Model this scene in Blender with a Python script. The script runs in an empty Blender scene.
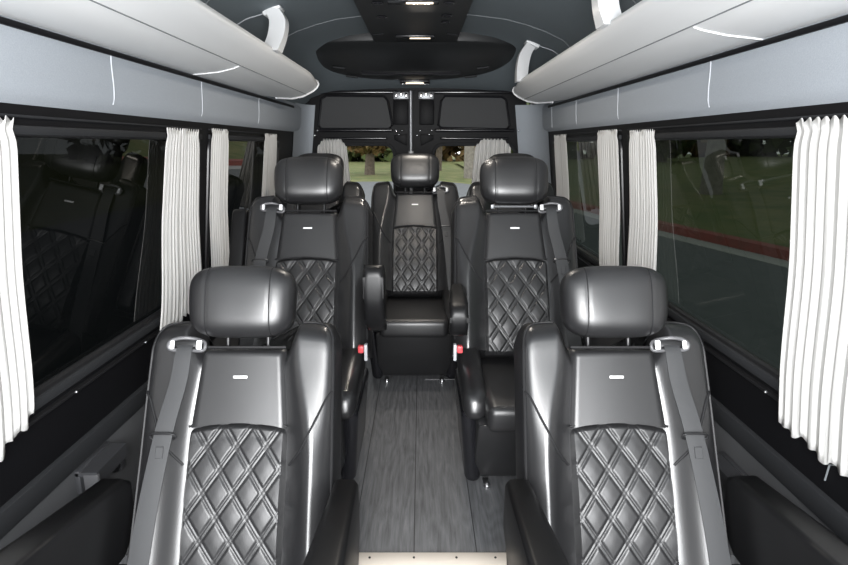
import bpy, bmesh, math, random
from mathutils import Vector, Matrix
random.seed(7)
PI = math.pi
S = bpy.context.scene
COL = S.collection
EYE = 1.367            # lens height above the lower floor
LOW = -0.020           # the lower floor itself
FLOOR = 0.23           # height of the raised wooden floor

# ------------------------------------------------------------------ materials
def nodes(m):
    m.use_nodes = True
    nt = m.node_tree
    return nt, nt.nodes, nt.links

def mat(name, col, rough=0.5, metal=0.0, spec=0.5, bump=None, var=None, coat=0.0, sheen=0.0):
    """bump = (scale, strength, distance), var = (scale, second colour)"""
    m = bpy.data.materials.new(name)
    nt, n, l = nodes(m)
    b = n['Principled BSDF']
    b.inputs['Base Color'].default_value = (*col, 1)
    b.inputs['Roughness'].default_value = rough
    b.inputs['Metallic'].default_value = metal
    b.inputs['Specular IOR Level'].default_value = spec
    b.inputs['Coat Weight'].default_value = coat
    b.inputs['Coat Roughness'].default_value = 0.1
    b.inputs['Sheen Weight'].default_value = sheen
    tc = n.new('ShaderNodeTexCoord')
    if var:
        t = n.new('ShaderNodeTexNoise'); t.inputs['Scale'].default_value = var[0]; t.inputs['Detail'].default_value = 4
        l.new(tc.outputs['Object'], t.inputs['Vector'])
        r = n.new('ShaderNodeValToRGB')
        r.color_ramp.elements[0].position = 0.35; r.color_ramp.elements[1].position = 0.65
        r.color_ramp.elements[0].color = (*col, 1); r.color_ramp.elements[1].color = (*var[1], 1)
        l.new(t.outputs['Fac'], r.inputs['Fac']); l.new(r.outputs['Color'], b.inputs['Base Color'])
    if bump:
        t = n.new('ShaderNodeTexNoise'); t.inputs['Scale'].default_value = bump[0]; t.inputs['Detail'].default_value = 3
        l.new(tc.outputs['Object'], t.inputs['Vector'])
        bp = n.new('ShaderNodeBump'); bp.inputs['Strength'].default_value = bump[1]; bp.inputs['Distance'].default_value = bump[2]
        l.new(t.outputs['Fac'], bp.inputs['Height']); l.new(bp.outputs['Normal'], b.inputs['Normal'])
    return m

def emit(name, col, strength):
    m = bpy.data.materials.new(name)
    nt, n, l = nodes(m)
    b = n['Principled BSDF']
    b.inputs['Base Color'].default_value = (*col, 1)
    b.inputs['Emission Color'].default_value = (*col, 1)
    b.inputs['Emission Strength'].default_value = strength
    return m

def glass(name, tint, refl=1.45):
    m = bpy.data.materials.new(name)
    nt, n, l = nodes(m)
    n.remove(n['Principled BSDF'])
    out = n['Material Output']
    tr = n.new('ShaderNodeBsdfTransparent'); tr.inputs['Color'].default_value = (*tint, 1)
    gl = n.new('ShaderNodeBsdfGlossy'); gl.inputs['Roughness'].default_value = 0.01
    fr = n.new('ShaderNodeFresnel'); fr.inputs['IOR'].default_value = refl
    mx = n.new('ShaderNodeMixShader')
    l.new(fr.outputs['Fac'], mx.inputs['Fac']); l.new(tr.outputs[0], mx.inputs[1]); l.new(gl.outputs[0], mx.inputs[2])
    l.new(mx.outputs[0], out.inputs['Surface'])
    return m

def wood_floor(name):
    m = bpy.data.materials.new(name)
    nt, n, l = nodes(m)
    b = n['Principled BSDF']; b.inputs['Roughness'].default_value = 0.5
    tc = n.new('ShaderNodeTexCoord')
    sep = n.new('ShaderNodeSeparateXYZ'); l.new(tc.outputs['Object'], sep.inputs[0])
    def math_(op, a, v2=None):
        q = n.new('ShaderNodeMath'); q.operation = op
        for i, v in enumerate((a, v2)):
            if v is None: continue
            if isinstance(v, (int, float)): q.inputs[i].default_value = v
            else: l.new(v, q.inputs[i])
        return q.outputs[0]
    px = math_('DIVIDE', math_('ADD', sep.outputs['X'], 5.06), 0.18)
    fl = math_('FLOOR', px)
    fr = math_('FRACT', px)
    # grain: warped, stretched noise offset per plank
    cmb = n.new('ShaderNodeCombineXYZ')
    l.new(math_('ADD', math_('MULTIPLY', sep.outputs['X'], 85), math_('MULTIPLY', fl, 7.3)), cmb.inputs[0])
    l.new(math_('ADD', math_('MULTIPLY', sep.outputs['Y'], 5.0), math_('MULTIPLY', fl, 3.7)), cmb.inputs[1])
    ns = n.new('ShaderNodeTexNoise'); ns.inputs['Scale'].default_value = 1.0; ns.inputs['Detail'].default_value = 8; ns.inputs['Roughness'].default_value = 0.7
    ns.inputs['Distortion'].default_value = 0.6
    l.new(cmb.outputs[0], ns.inputs['Vector'])
    cm2 = n.new('ShaderNodeCombineXYZ')
    l.new(math_('ADD', math_('MULTIPLY', sep.outputs['X'], 7), math_('MULTIPLY', fl, 2.1)), cm2.inputs[0])
    l.new(math_('MULTIPLY', sep.outputs['Y'], 1.3), cm2.inputs[1])
    n2 = n.new('ShaderNodeTexNoise'); n2.inputs['Scale'].default_value = 1.0; n2.inputs['Detail'].default_value = 2
    l.new(cm2.outputs[0], n2.inputs['Vector'])
    rings = math_('FRACT', math_('MULTIPLY', n2.outputs['Fac'], 16))
    rg = math_('MULTIPLY', math_('ABSOLUTE', math_('SUBTRACT', rings, 0.5)), 0.22)
    f = math_('ADD', ns.outputs['Fac'], rg)
    r = n.new('ShaderNodeValToRGB')
    e = r.color_ramp.elements
    e[0].position = 0.30; e[0].color = (0.050, 0.051, 0.054, 1)
    e[1].position = 0.80; e[1].color = (0.17, 0.173, 0.18, 1)
    l.new(f, r.inputs['Fac'])
    gap = math_('GREATER_THAN', math_('ABSOLUTE', math_('SUBTRACT', fr, 0.5)), 0.492)
    mx = n.new('ShaderNodeMix'); mx.data_type = 'RGBA'
    l.new(gap, mx.inputs['Factor']); l.new(r.outputs['Color'], mx.inputs['A']); mx.inputs['B'].default_value = (0.02, 0.02, 0.022, 1)
    l.new(mx.outputs['Result'], b.inputs['Base Color'])
    bp = n.new('ShaderNodeBump'); bp.inputs['Strength'].default_value = 0.25; bp.inputs['Distance'].default_value = 0.002
    l.new(f, bp.inputs['Height']); l.new(bp.outputs['Normal'], b.inputs['Normal'])
    return m

def curtain_mat(name):
    m = mat(name, (0.73, 0.725, 0.71), 0.9, bump=(350, 0.15, 0.002))
    nt, n, l = nodes(m)
    b = n['Principled BSDF']; out = n['Material Output']
    t = n.new('ShaderNodeBsdfTranslucent'); t.inputs['Color'].default_value = (0.8, 0.78, 0.75, 1)
    mx = n.new('ShaderNodeMixShader'); mx.inputs['Fac'].default_value = 0.25
    l.new(b.outputs[0], mx.inputs[1]); l.new(t.outputs[0], mx.inputs[2]); l.new(mx.outputs[0], out.inputs['Surface'])
    return m

M = dict(
    leather=mat('black_leather', (0.014, 0.014, 0.015), 0.31, spec=0.9, bump=(420, 0.08, 0.0012)),
    leather2=mat('black_leather_panel', (0.017, 0.017, 0.018), 0.38, spec=0.72, bump=(420, 0.12, 0.0015)),
    arm=mat('black_vinyl', (0.006, 0.006, 0.0065), 0.40, spec=0.32, bump=(300, 0.1, 0.001)),
    headl=mat('black_leather_headrest', (0.013, 0.013, 0.014), 0.38, spec=0.82, bump=(420, 0.08, 0.0012)),
    quilt=mat('black_leather_quilted', (0.017, 0.017, 0.018), 0.40, spec=0.66, bump=(420, 0.10, 0.0012)),
    pipe=mat('black_piping', (0.014, 0.014, 0.015), 0.5, spec=0.3),
    belt=mat('seat_belt_webbing', (0.036, 0.037, 0.039), 0.6, bump=(500, 0.3, 0.001)),
    plastic=mat('black_plastic', (0.012, 0.012, 0.013), 0.35),
    doorm=mat('black_door_paint', (0.004, 0.004, 0.005), 0.5, spec=0.12),
    gloss=mat('glossy_black_panel', (0.010, 0.010, 0.012), 0.22, spec=0.6),
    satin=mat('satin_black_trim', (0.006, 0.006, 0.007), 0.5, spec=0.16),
    chrome=mat('chrome', (0.8, 0.8, 0.82), 0.12, metal=1.0),
    alu=mat('brushed_silver', (0.62, 0.62, 0.63), 0.35, metal=1.0),
    rod=mat('dull_steel', (0.22, 0.225, 0.235), 0.4, metal=0.7),
    badge=mat('silver_badge', (0.85, 0.85, 0.85), 0.35),
    hw=mat('dark_grey_metal', (0.045, 0.046, 0.05), 0.45, spec=0.4),
    guide=mat('grey_guide_plastic', (0.10, 0.10, 0.105), 0.3),
    bezel=mat('silver_grey_plastic', (0.45, 0.46, 0.48), 0.25),
    red=mat('red_button', (0.62, 0.07, 0.08), 0.4),
    fabric=mat('grey_wall_fabric', (0.30, 0.325, 0.355), 0.85, spec=0.25, bump=(260, 0.25, 0.002), var=(420, (0.335, 0.362, 0.395))),
    head=mat('dark_headliner', (0.15, 0.175, 0.19), 0.85, spec=0.3, bump=(300, 0.2, 0.002)),
    bin=mat('pale_grey_vinyl', (0.72, 0.73, 0.735), 0.42, spec=0.4, bump=(200, 0.06, 0.001)),
    white=mat('white_plastic', (0.80, 0.81, 0.82), 0.3),
    seam=mat('pale_stitching', (0.46, 0.48, 0.51), 0.7),
    greyseam=mat('grey_stitching', (0.17, 0.185, 0.195), 0.7),
    greypanel=mat('grey_lower_panel', (0.088, 0.090, 0.095), 0.75, spec=0.25, bump=(240, 0.2, 0.001)),
    strip=mat('charcoal_strip', (0.021, 0.022, 0.024), 0.65, spec=0.2),
    console=mat('black_console', (0.014, 0.015, 0.016), 0.45),
    mesh=mat('charcoal_fabric_panel', (0.055, 0.056, 0.058), 0.9, bump=(500, 0.3, 0.001)),
    curtain=curtain_mat('white_curtain_cloth'),
    beige=mat('beige_edging', (0.60, 0.54, 0.47), 0.5),
    carpet=mat('dark_carpet', (0.015, 0.015, 0.016), 0.95),
    floor=wood_floor('grey_wood_planks'),
    lamp=emit('warm_lamp', (1.0, 0.82, 0.62), 1.5),
    lampoff=mat('smoked_lens', (0.06, 0.06, 0.06), 0.15),
    glass_l=glass('deep_tinted_glass', (0.010, 0.011, 0.011), 1.5),
    glass_r=glass('tinted_glass', (0.072, 0.085, 0.075), 1.45),
    glass_b=glass('clear_rear_glass', (0.86, 0.87, 0.86), 1.25),
    grass=mat('grass', (0.10, 0.13, 0.035), 0.95, var=(1.2, (0.20, 0.19, 0.07)), bump=(14, 0.5, 0.05)),
    road=mat('asphalt', (0.12, 0.125, 0.123), 0.9, var=(6, (0.15, 0.15, 0.15))),
    redkerb=mat('red_painted_kerb', (0.34, 0.075, 0.06), 0.7, var=(4, (0.28, 0.09, 0.07))),
    concrete=mat('pale_concrete', (0.42, 0.40, 0.37), 0.85),
    bark=mat('brown_bark', (0.10, 0.075, 0.055), 0.95, bump=(30, 0.6, 0.03), var=(8, (0.16, 0.13, 0.10))),
    pale=mat('pale_bark', (0.30, 0.27, 0.23), 0.9, bump=(20, 0.5, 0.02), var=(7, (0.20, 0.18, 0.15))),
    leafg=mat('green_leaves', (0.055, 0.085, 0.02), 0.8, var=(3, (0.10, 0.12, 0.03))),
    leafb=mat('autumn_leaves', (0.20, 0.10, 0.035), 0.8, var=(3, (0.14, 0.12, 0.04))),
)

# ------------------------------------------------------------------ mesh helpers
class MB:
    def __init__(s): s.v = []; s.f = []; s.mi = []
    def add(s, vs, fs, mi=0):
        o = len(s.v)
        s.v += [tuple(p) for p in vs]
        s.f += [tuple(i + o for i in f) for f in fs]
        s.mi += [mi] * len(fs)
        return s
    def grid(s, fn, nu, nv, mi=0, closed_u=False, flip=False):
        vs = [fn(i / nu, j / nv) for j in range(nv + 1) for i in range(nu + (0 if closed_u else 1))]
        w = nu if closed_u else nu + 1
        fs = []
        for j in range(nv):
            for i in range(nu):
                a = j * w + i; b = j * w + (i + 1) % w
                q = (a, b, b + w, a + w)
                fs.append(q[::-1] if flip else q)
        return s.add(vs, fs, mi)
    def loft(s, loops, mi=0, cap=True):
        n = len(loops[0]); vs = [p for lp in loops for p in lp]; fs = []
        for j in range(len(loops) - 1):
            for i in range(n):
                a = j * n + i; b = j * n + (i + 1) % n
                fs.append((a, b, b + n, a + n))
        if cap:
            fs.append(tuple(range(n))[::-1]); fs.append(tuple(range((len(loops) - 1) * n, len(loops) * n)))
        return s.add(vs, fs, mi)
    def tube(s, pts, r, seg=8, mi=0, closed=False, flat=None):
        P = [Vector(p) for p in pts]; n = len(P); loops = []
        up = None
        for i, p in enumerate(P):
            if closed: t = P[(i + 1) % n] - P[i - 1]
            else: t = P[min(i + 1, n - 1)] - P[max(i - 1, 0)]
            t.normalize()
            if up is None:
                up = Vector((0, 0, 1)) if abs(t.z) < 0.9 else Vector((0, 1, 0))
            x = t.cross(up).normalized(); up = x.cross(t).normalized()
            rr = r[i] if isinstance(r, (list, tuple)) else r
            loops.append([p + (x * math.cos(2 * PI * k / seg) + up * math.sin(2 * PI * k / seg)) * rr for k in range(seg)])
        if closed: loops.append(loops[0])
        return s.loft(loops, mi, not closed)
    def rbox(s, c, size, r=0.01, seg=3, rot=None, mi=0):
        bm = bmesh.new(); bmesh.ops.create_cube(bm, size=1)
        for v in bm.verts: v.co = Vector((v.co.x * size[0], v.co.y * size[1], v.co.z * size[2]))
        if r > 0:
            r = min(r, min(size) * 0.49)
            bmesh.ops.bevel(bm, geom=bm.edges[:] + bm.verts[:], offset=r, segments=seg, profile=0.5, affect='EDGES')
        if rot is not None:
            for v in bm.verts: v.co = rot @ v.co
        bm.verts.index_update()
        s.add([v.co + Vector(c) for v in bm.verts], [[v.index for v in f.verts] for f in bm.faces], mi)
        bm.free(); return s
    def prism(s, poly, axis, lo, hi, mi=0, bevel=0.0, seg=2):
        """poly: 2-D outline; axis: the axis it is extruded along"""
        def p3(a, b, h):
            return {'x': (h, a, b), 'y': (a, h, b), 'z': (a, b, h)}[axis]
        bm = bmesh.new()
        v0 = [bm.verts.new(p3(a, b, lo)) for a, b in poly]; v1 = [bm.verts.new(p3(a, b, hi)) for a, b in poly]
        n = len(poly)
        e0 = bm.faces.new(v0[::-1]); e1 = bm.faces.new(v1)
        for i in range(n): bm.faces.new((v0[i], v0[(i + 1) % n], v1[(i + 1) % n], v1[i]))
        if bevel:
            bmesh.ops.bevel(bm, geom=list(set(e0.edges[:] + e1.edges[:])), offset=bevel, segments=seg, profile=0.5, affect='EDGES')
        bmesh.ops.recalc_face_normals(bm, faces=bm.faces[:])
        bm.verts.index_update()
        s.add([v.co.copy() for v in bm.verts], [[v.index for v in f.verts] for f in bm.faces], mi)
        bm.free(); return s
    def cyl(s, c, axis, r, h, seg=16, mi=0):
        c = Vector(c); d = Vector(axis).normalized() * h / 2
        return s.tube([c - d, c + d], r, seg, mi)
    def ball(s, c, r, seg=10, mi=0, sc=(1, 1, 1)):
        return s.grid(lambda u, v: (c[0] + r * sc[0] * math.cos(2 * PI * u) * math.sin(PI * v), c[1] + r * sc[1] * math.sin(2 * PI * u) * math.sin(PI * v), c[2] + r * sc[2] * math.cos(PI * v)), seg, seg // 2 + 1, mi, True, True)
    def xf(s, fn):
        s.v = [tuple(fn(*p)) for p in s.v]; return s
    def build(s, name, m, parent=None, smooth=True, fix=True, angle=40):
        me = bpy.data.meshes.new(name)
        me.from_pydata(s.v, [], s.f); me.update()
        for x in (m if isinstance(m, (list, tuple)) else [m]): me.materials.append(x)
        for p, i in zip(me.polygons, s.mi): p.material_index = i
        if fix:
            bm = bmesh.new(); bm.from_mesh(me)
            bmesh.ops.remove_doubles(bm, verts=bm.verts[:], dist=1e-6)
            bmesh.ops.recalc_face_normals(bm, faces=bm.faces[:]); bm.to_mesh(me); bm.free()
        if smooth:
            me.polygons.foreach_set('use_smooth', [True] * len(me.polygons))
            me.set_sharp_from_angle(angle=math.radians(angle))
        o = bpy.data.objects.new(name, me); COL.objects.link(o)
        if parent is not None: o.parent = parent
        return o

def tag(o, label=None, cat=None, group=None, kind=None):
    if label: o['label'] = label
    if cat: o['category'] = cat
    if group: o['group'] = group
    if kind: o['kind'] = kind
    return o

def empty(name, loc, rz=0.0):
    o = bpy.data.objects.new(name, None); COL.objects.link(o)
    o.location = loc; o.rotation_euler = (0, 0, rz); o.empty_display_size = 0.05
    return o

def kids(o): return [c for c in bpy.data.objects if c.parent == o]
def copy_tree(o, parent=None):
    c = o.copy(); COL.objects.link(c)
    if parent is not None: c.parent = parent
    for ch in kids(o): copy_tree(ch, c)
    return c

def struct(o): o['kind'] = 'structure'; return o
def smooth(e0, e1, x):
    t = max(0, min(1, (x - e0) / (e1 - e0))); return t * t * (3 - 2 * t)
def interp(tab, x):
    if x <= tab[0][0]: return tab[0][1]
    for (a, b), (c, d) in zip(tab, tab[1:]):
        if x <= c: return b + (d - b) * (x - a) / (c - a)
    return tab[-1][1]
def curve(pts, n=8):
    """Catmull-Rom through the points"""
    P = [Vector(p) for p in pts]; P = [2 * P[0] - P[1]] + P + [2 * P[-1] - P[-2]]; out = []
    for i in range(1, len(P) - 2):
        for k in range(n):
            t = k / n
            out.append(0.5 * ((2 * P[i]) + (-P[i - 1] + P[i + 1]) * t + (2 * P[i - 1] - 5 * P[i] + 4 * P[i + 1] - P[i + 2]) * t * t + (-P[i - 1] + 3 * P[i] - 3 * P[i + 1] + P[i + 2]) * t ** 3))
    out.append(P[-2]); return out

# ------------------------------------------------------------------ the captain seat
LEAN = math.radians(26); SL, CL = math.sin(LEAN), math.cos(LEAN)
HY, HZ = 0.20, 0.367                       # hinge of the backrest above the seat's own floor point
def BF(s, d, t):                           # backrest frame (sideways, forward, along the back) -> seat space
    return (s, HY + t * SL - d * CL, HZ + t * CL + d * SL)
LEN = 0.64
def half(t): return 0.243 - 0.010 * max(0, min(1, t / LEN))
def front(s, t):
    a = abs(s); h = half(t)
    w = 0.110 - 0.016 * smooth(0.36, 0.56, t)
    if a < w: return 0.036
    r = min(1, (a - w) / (h - w))
    up_ = smooth(0.28, 0.56, t)
    amp = 0.042 - 0.016 * up_
    rise = 0.60 - 0.25 * up_
    k = smooth(0, rise, r) - (0.45 - 0.25 * up_) * max(0, r - rise) / (1 - rise)
    return 0.036 + amp * k - 0.030 * r ** (9 + 9 * up_)
def toptop(s):
    a = abs(s)
    return 0.560 + 0.078 * smooth(0.102, 0.142, a) - 0.006 * max(0, (a - 0.14) / 0.06) - 0.036 * max(0, (a - 0.196) / 0.036) ** 2.6

def surf(s, t):
    q = min(0.995, t / toptop(s)); e = max(0, (q - 0.9) / 0.1); e = 1 - math.sqrt(max(0, 1 - e * e))
    d = front(s, t); return d + (-0.03 - d) * e

def seat_meshes(side):
    """side = +1: belt on the +x shoulder, -1: on the -x shoulder; returns [(name, MB, material, label, parent index)]"""
    out = []
    # backrest shell with raised side bolsters
    mb = MB(); NF, NB = 72, 20; loops = []
    qs = [i / 26 * 0.9 for i in range(27)] + [0.9 + 0.1 * k / 8 for k in range(1, 9)]
    for q in qs:
        e = max(0, (q - 0.9) / 0.1); e = 1 - math.sqrt(max(0, 1 - e * e))
        b = max(0, 1 - q / 0.05); b = 1 - math.sqrt(max(0, 1 - b * b))
        lp = []
        for i in range(NF + 1):
            u = -1 + 2 * i / NF; u = math.copysign(abs(u) ** 0.75, u)
            h = half(q * LEN); s = u * h; t = q * toptop(s)
            d = front(s, t)
            d = d + (-0.03 - d) * max(e, b * 0.6)
            lp.append(BF(s, d, t))
        for i in range(NB + 1):
            u = 1 - 2 * i / NB
            h = half(q * LEN) * (1.03 if 0.03 < abs(u) < 1.1 else 1); s = u * h
            t = q * toptop(s)
            d = -0.02 - 0.065 * (1 - abs(u) ** 6)
            d = d + (-0.03 - d) * max(e, b * 0.6)
            lp.append(BF(s, d, t))
        loops.append(lp)
    mb.loft(loops)
    out.append(('backrest', mb, 'leather', None, None))
    # plain upper panel
    def arch(s): return 0.366 + 0.014 * (1 - (s / 0.122) ** 2)
    def up(u, v):
        s = -0.123 + 0.246 * u; lo = arch(s) - 0.006; t = lo + (0.556 - lo) * v
        ed = min(u, 1 - u) / 0.05; ev = min(1, (1 - v) / 0.06)
        k = min(1, ed) ** 0.5 * min(1, ev) ** 0.5
        return BF(s * (1 - 0.15 * v), 0.026 + 0.022 * k + 0.004 * math.sin(PI * u), t)
    out.append(('upper_panel', MB().grid(up, 30, 26), 'leather2', 'smooth black leather upper panel', None))
    # diamond quilted panel
    DW, DH = 0.072, 0.106
    def qh(s, t):
        a = s / DW + t / DH; b = s / DW - t / DH
        fa = abs(a - round(a)) * 2; fb = abs(b - round(b)) * 2          # 0 on a seam, 1 in the middle
        def g(x):
            if x < 0.16: return 0.22 * math.cos(x / 0.16 * PI / 2) ** 2      # narrow ridge between two stitch lines
            return 0.75 * smooth(0.12, 0.38, x) + 0.25 * smooth(0.12, 1.0, x)
        ga, gb = g(fa), g(fb)
        return 0.0056 * (ga * gb) ** 0.7
    def qu(u, v):
        s = -0.123 + 0.246 * u; t = (arch(s) - 0.004) * (0.005 + 0.995 * v)
        k = min(1, min(u, 1 - u) / 0.05) ** 0.5 * min(1, min(v, 1 - v) / 0.04) ** 0.5
        return BF(s, 0.026 + (0.018 + 0.012 * math.sin(PI * min(1, v * 1.1)) + qh(s, t)) * k, t)
    out.append(('quilted_panel', MB().grid(qu, 120, 190), 'quilt', 'diamond quilted black leather panel', None))
    # badge
    out.append(('badge', MB().rbox(BF(0, 0.0552, 0.485), (0.035, 0.003, 0.0066), 0.001, 1, Matrix.Rotation(-LEAN, 3, 'X')), 'badge', 'small silver badge', None))
    # piping round each shoulder and down the edge, and the seam across the bolster
    for sg in (-1, 1):
        mb = MB()
        pts = [(0.144, 0.626), (0.175, 0.626), (0.204, 0.617), (0.2225, 0.588)]
        pts += [(half(t) - 0.007, t) for t in (0.52, 0.42, 0.30, 0.18, 0.06)]
        path = curve([(sg * a, b, 0) for a, b in pts], 6)
        mb.tube([BF(p.x, surf(p.x, p.y) + 0.0015, p.y) for p in path], 0.0032, 6)
        path = curve([(sg * a, b, 0) for a, b in [(0.232, 0.455), (0.215, 0.43), (0.190, 0.375), (0.160, 0.315), (0.128, 0.275)]], 6)
        mb.tube([BF(p.x, front(p.x, p.y) + 0.0015, p.y) for p in path], 0.003, 6)
        out.append(('piping', mb, 'pipe', None, None))
    # top welt of the centre panel
    mb = MB().tube([BF(-0.106 + 0.212 * i / 12, 0.039, 0.560) for i in range(13)], 0.004, 6)
    out.append(('panel_welt', mb, 'pipe', None, None))
    mb = MB().tube([BF(-0.120 + 0.240 * i / 16, 0.045, arch(-0.120 + 0.240 * i / 16) - 0.001) for i in range(17)], 0.003, 6)
    out.append(('panel_welt', mb, 'pipe', None, None))
    # headrest
    A, B, Cc = 0.131, 0.060, 0.091
    tilt = math.radians(-9)
    def HR(x, d, t):
        dd = d * math.cos(tilt) + t * math.sin(tilt) * -1; tt = t * math.cos(tilt) + d * math.sin(tilt)
        return BF(x, 0.068 + dd, 0.672 + tt)
    def hsec(x):
        k = max(0.0, 1 - abs(x / A) ** 3.6) ** (1 / 2.6)
        gr = sum(math.exp(-((x - c) / 0.0035) ** 2) for c in (-0.078, 0.078))
        return k, gr
    loops = []
    for i in range(61):
        u = -1 + 2 * i / 60; x = A * math.sin(u * PI / 2) * 0.9999
        k, gr = hsec(x); lp = []
        for j in range(36):
            a = 2 * PI * j / 36; ca, sa = math.cos(a), math.sin(a)
            d = math.copysign(abs(ca) ** 0.72, ca) * B * (0.5 + 0.5 * k) * (1 - 0.05 * gr) if k > 0.02 else 0
            d = math.copysign(abs(ca) ** 0.72, ca) * B * k ** 0.9 * (1 - 0.025 * gr)
            t = math.copysign(abs(sa) ** 0.62, sa) * Cc * (0.12 + 0.88 * k ** 0.8 if k > 0 else 0) * (1 - 0.015 * gr)
            if k < 0.03: t *= k / 0.03
            d *= 1 + 0.10 * (-t / Cc)
            lp.append(HR(x * (1 + 0.02 * (t / Cc)), d, t))
        loops.append(lp)
    out.append(('headrest', MB().loft(loops), 'headl', None, None))
    hi = len(out) - 1
    for sg in (-1, 1):
        mb = MB(); pts = []
        x = sg * 0.078; k, _ = hsec(x)
        for j in range(-8, 10):
            a = j / 8 * PI * 0.62 ; ca, sa = math.cos(a), math.sin(a)
            d = math.copysign(abs(ca) ** 0.72, ca) * B * k ** 0.9
            t = math.copysign(abs(sa) ** 0.62, sa) * Cc * (0.12 + 0.88 * k ** 0.8)
            d *= 1 + 0.10 * (-t / Cc)
            pts.append(HR(x, d * 0.985, t * 0.99))
        mb.tube(pts, 0.0016, 6)
        out.append(('headrest_seam', mb, 'pipe', None, hi))
    for sg in (-1, 1):
        out.append(('headrest_post', MB().tube([BF(sg * 0.052, -0.005, 0.50), BF(sg * 0.052, 0.02, 0.64)], 0.006, 10), 'plastic', None, None))
    # seat belt: guide, webbing, ring, tongue
    b = side
    gx, gt = b * 0.137, 0.566
    ring = []
    for i in range(28):
        a = 2 * PI * i / 28; ca, sa = math.cos(a), math.sin(a)
        s = gx + 0.041 * math.copysign(abs(ca) ** 0.6, ca); t = gt + 0.015 * math.copysign(abs(sa) ** 0.7, sa) - 0.004 * abs(ca)
        ring.append(BF(s, front(s, t) + 0.006 + 0.006 * (1 - abs(sa)), t))
    out.append(('belt_guide', MB().tube(ring, 0.0050, 10, 0, True), 'guide', None, None))
    gi = len(out) - 1
    out.append(('belt_slot', MB().rbox(BF(gx, front(gx, gt) + 0.001, gt), (0.066, 0.008, 0.018), 0.004, 2, Matrix.Rotation(-LEAN, 3, 'X')), 'plastic', None, gi))
    for q in (-1, 1):
        out.append(('guide_clip', MB().rbox(BF(gx + q * 0.034, front(gx, gt) + 0.009, gt - 0.003), (0.014, 0.008, 0.024), 0.004, 3, Matrix.Rotation(-LEAN, 3, 'X')), 'white', 'pale end of the belt guide', gi))
    bp = curve([(b * 0.137, 0.060, 0.568), (b * 0.138, 0.073, 0.545), (b * 0.142, 0.080, 0.47), (b * 0.160, 0.090, 0.36), (b * 0.178, 0.096, 0.20), (b * 0.192, 0.092, 0.05), (b * 0.206, 0.075, -0.05), (b * 0.215, 0.04, -0.12)], 6)
    mb = MB(); loops = []
    for i, p in enumerate(bp):
        w = 0.0185 + 0.008 * i / (len(bp) - 1)
        lp = [(-w, 0.0014), (-w * 0.5, 0.0022), (0, 0.0024), (w * 0.5, 0.0022), (w, 0.0014), (w, -0.001), (0, -0.001), (-w, -0.001)]
        loops.append([BF(p.x + q[0], p.y + q[1], p.z) for q in lp])
    mb.loft(loops)
    out.append(('seat_belt', mb, 'belt', None, None))
    bi = len(out) - 1
    ring = []
    for i in range(24):
        a = 2 * PI * i / 24; ca, sa = math.cos(a), math.sin(a)
        ring.append(BF(b * 0.1615 + 0.030 * math.copysign(abs(ca) ** 0.5, ca), 0.094 + 0.006 * sa, 0.345 + 0.0065 * math.copysign(abs(sa) ** 0.6, sa)))
    out.append(('belt_ring', MB().tube(ring, 0.003, 8, 0, True), 'plastic', None, bi))
    out.append(('belt_tongue', MB().rbox(BF(b * 0.165, 0.0965, 0.308), (0.018, 0.003, 0.026), 0.001, 1, Matrix.Rotation(-LEAN, 3, 'X')), 'belt', None, bi))
    # seat cushion: middle, raised bolsters
    def cush(u, v):
        a = 2 * PI * u; ca, sa = math.cos(a), math.sin(a)
        return 0, 0, 0
    out.append(('seat_cushion', MB().rbox((0, 0.02, 0.325), (0.312, 0.50, 0.088), 0.026, 5).xf(lambda x, y, z: (x, y, z - 0.03 * smooth(-0.1, 0.25, y) * 0.6)), 'leather2', 'smooth black leather cushion', None))
    for sg in (-1, 1):
        out.append(('cushion_bolster', MB().rbox((sg * 0.184, 0.055, 0.345), (0.082, 0.40, 0.095), 0.038, 5).xf(lambda x, y, z: (x, y + (z - 0.33) * 0.3, z - 0.025 * smooth(0.05, -0.2, y) + 0.05 * smooth(-0.1, 0.25, y) * (z > 0.33))), 'leather', None, None))
    # base
    out.append(('base_box', MB().rbox((0, 0.045, 0.152), (0.36, 0.44, 0.262), 0.012, 2).xf(lambda x, y, z: (x, y + (0.13 * (0.283 - z) / 0.262 if y < 0 else 0), z)), 'leather2', None, None))
    for sg in (-1, 1):
        out.append(('base_cover', MB().rbox((sg * 0.192, 0.110, 0.155), (0.054, 0.36, 0.29), 0.024, 4).xf(lambda x, y, z: (x + sg * 0.012 * (z - 0.15) / 0.15, y - (0.05 * smooth(0.2, 0.3, z) if y < 0 else 0), z)), 'gloss', 'glossy black side cover', None))
    for sg in (-1, 1):
        mb = MB().cyl((sg * 0.135, -0.075, 0.004), (0, 0, 1), 0.011, 0.008, 14).cyl((sg * 0.135, -0.075, 0.013), (0, 0, 1), 0.006, 0.014, 6)
        mb.rbox((sg * 0.135, -0.05, 0.004), (0.02, 0.05, 0.006), 0.001, 1)
        out.append(('floor_bolt', mb, 'alu', 'shiny floor bolt', None))
    # buckle on the side away from the belt
    mb = MB().rbox((-b * 0.240, 0.085, 0.430), (0.012, 0.026, 0.060), 0.004, 2)
    out.append(('buckle', mb, 'bezel', 'grey belt buckle', None)); ki = len(out) - 1
    out.append(('buckle_button', MB().rbox((-b * 0.224, 0.072, 0.446), (0.020, 0.022, 0.026), 0.004, 2), 'red', 'red release button', ki))
    return out

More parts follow.
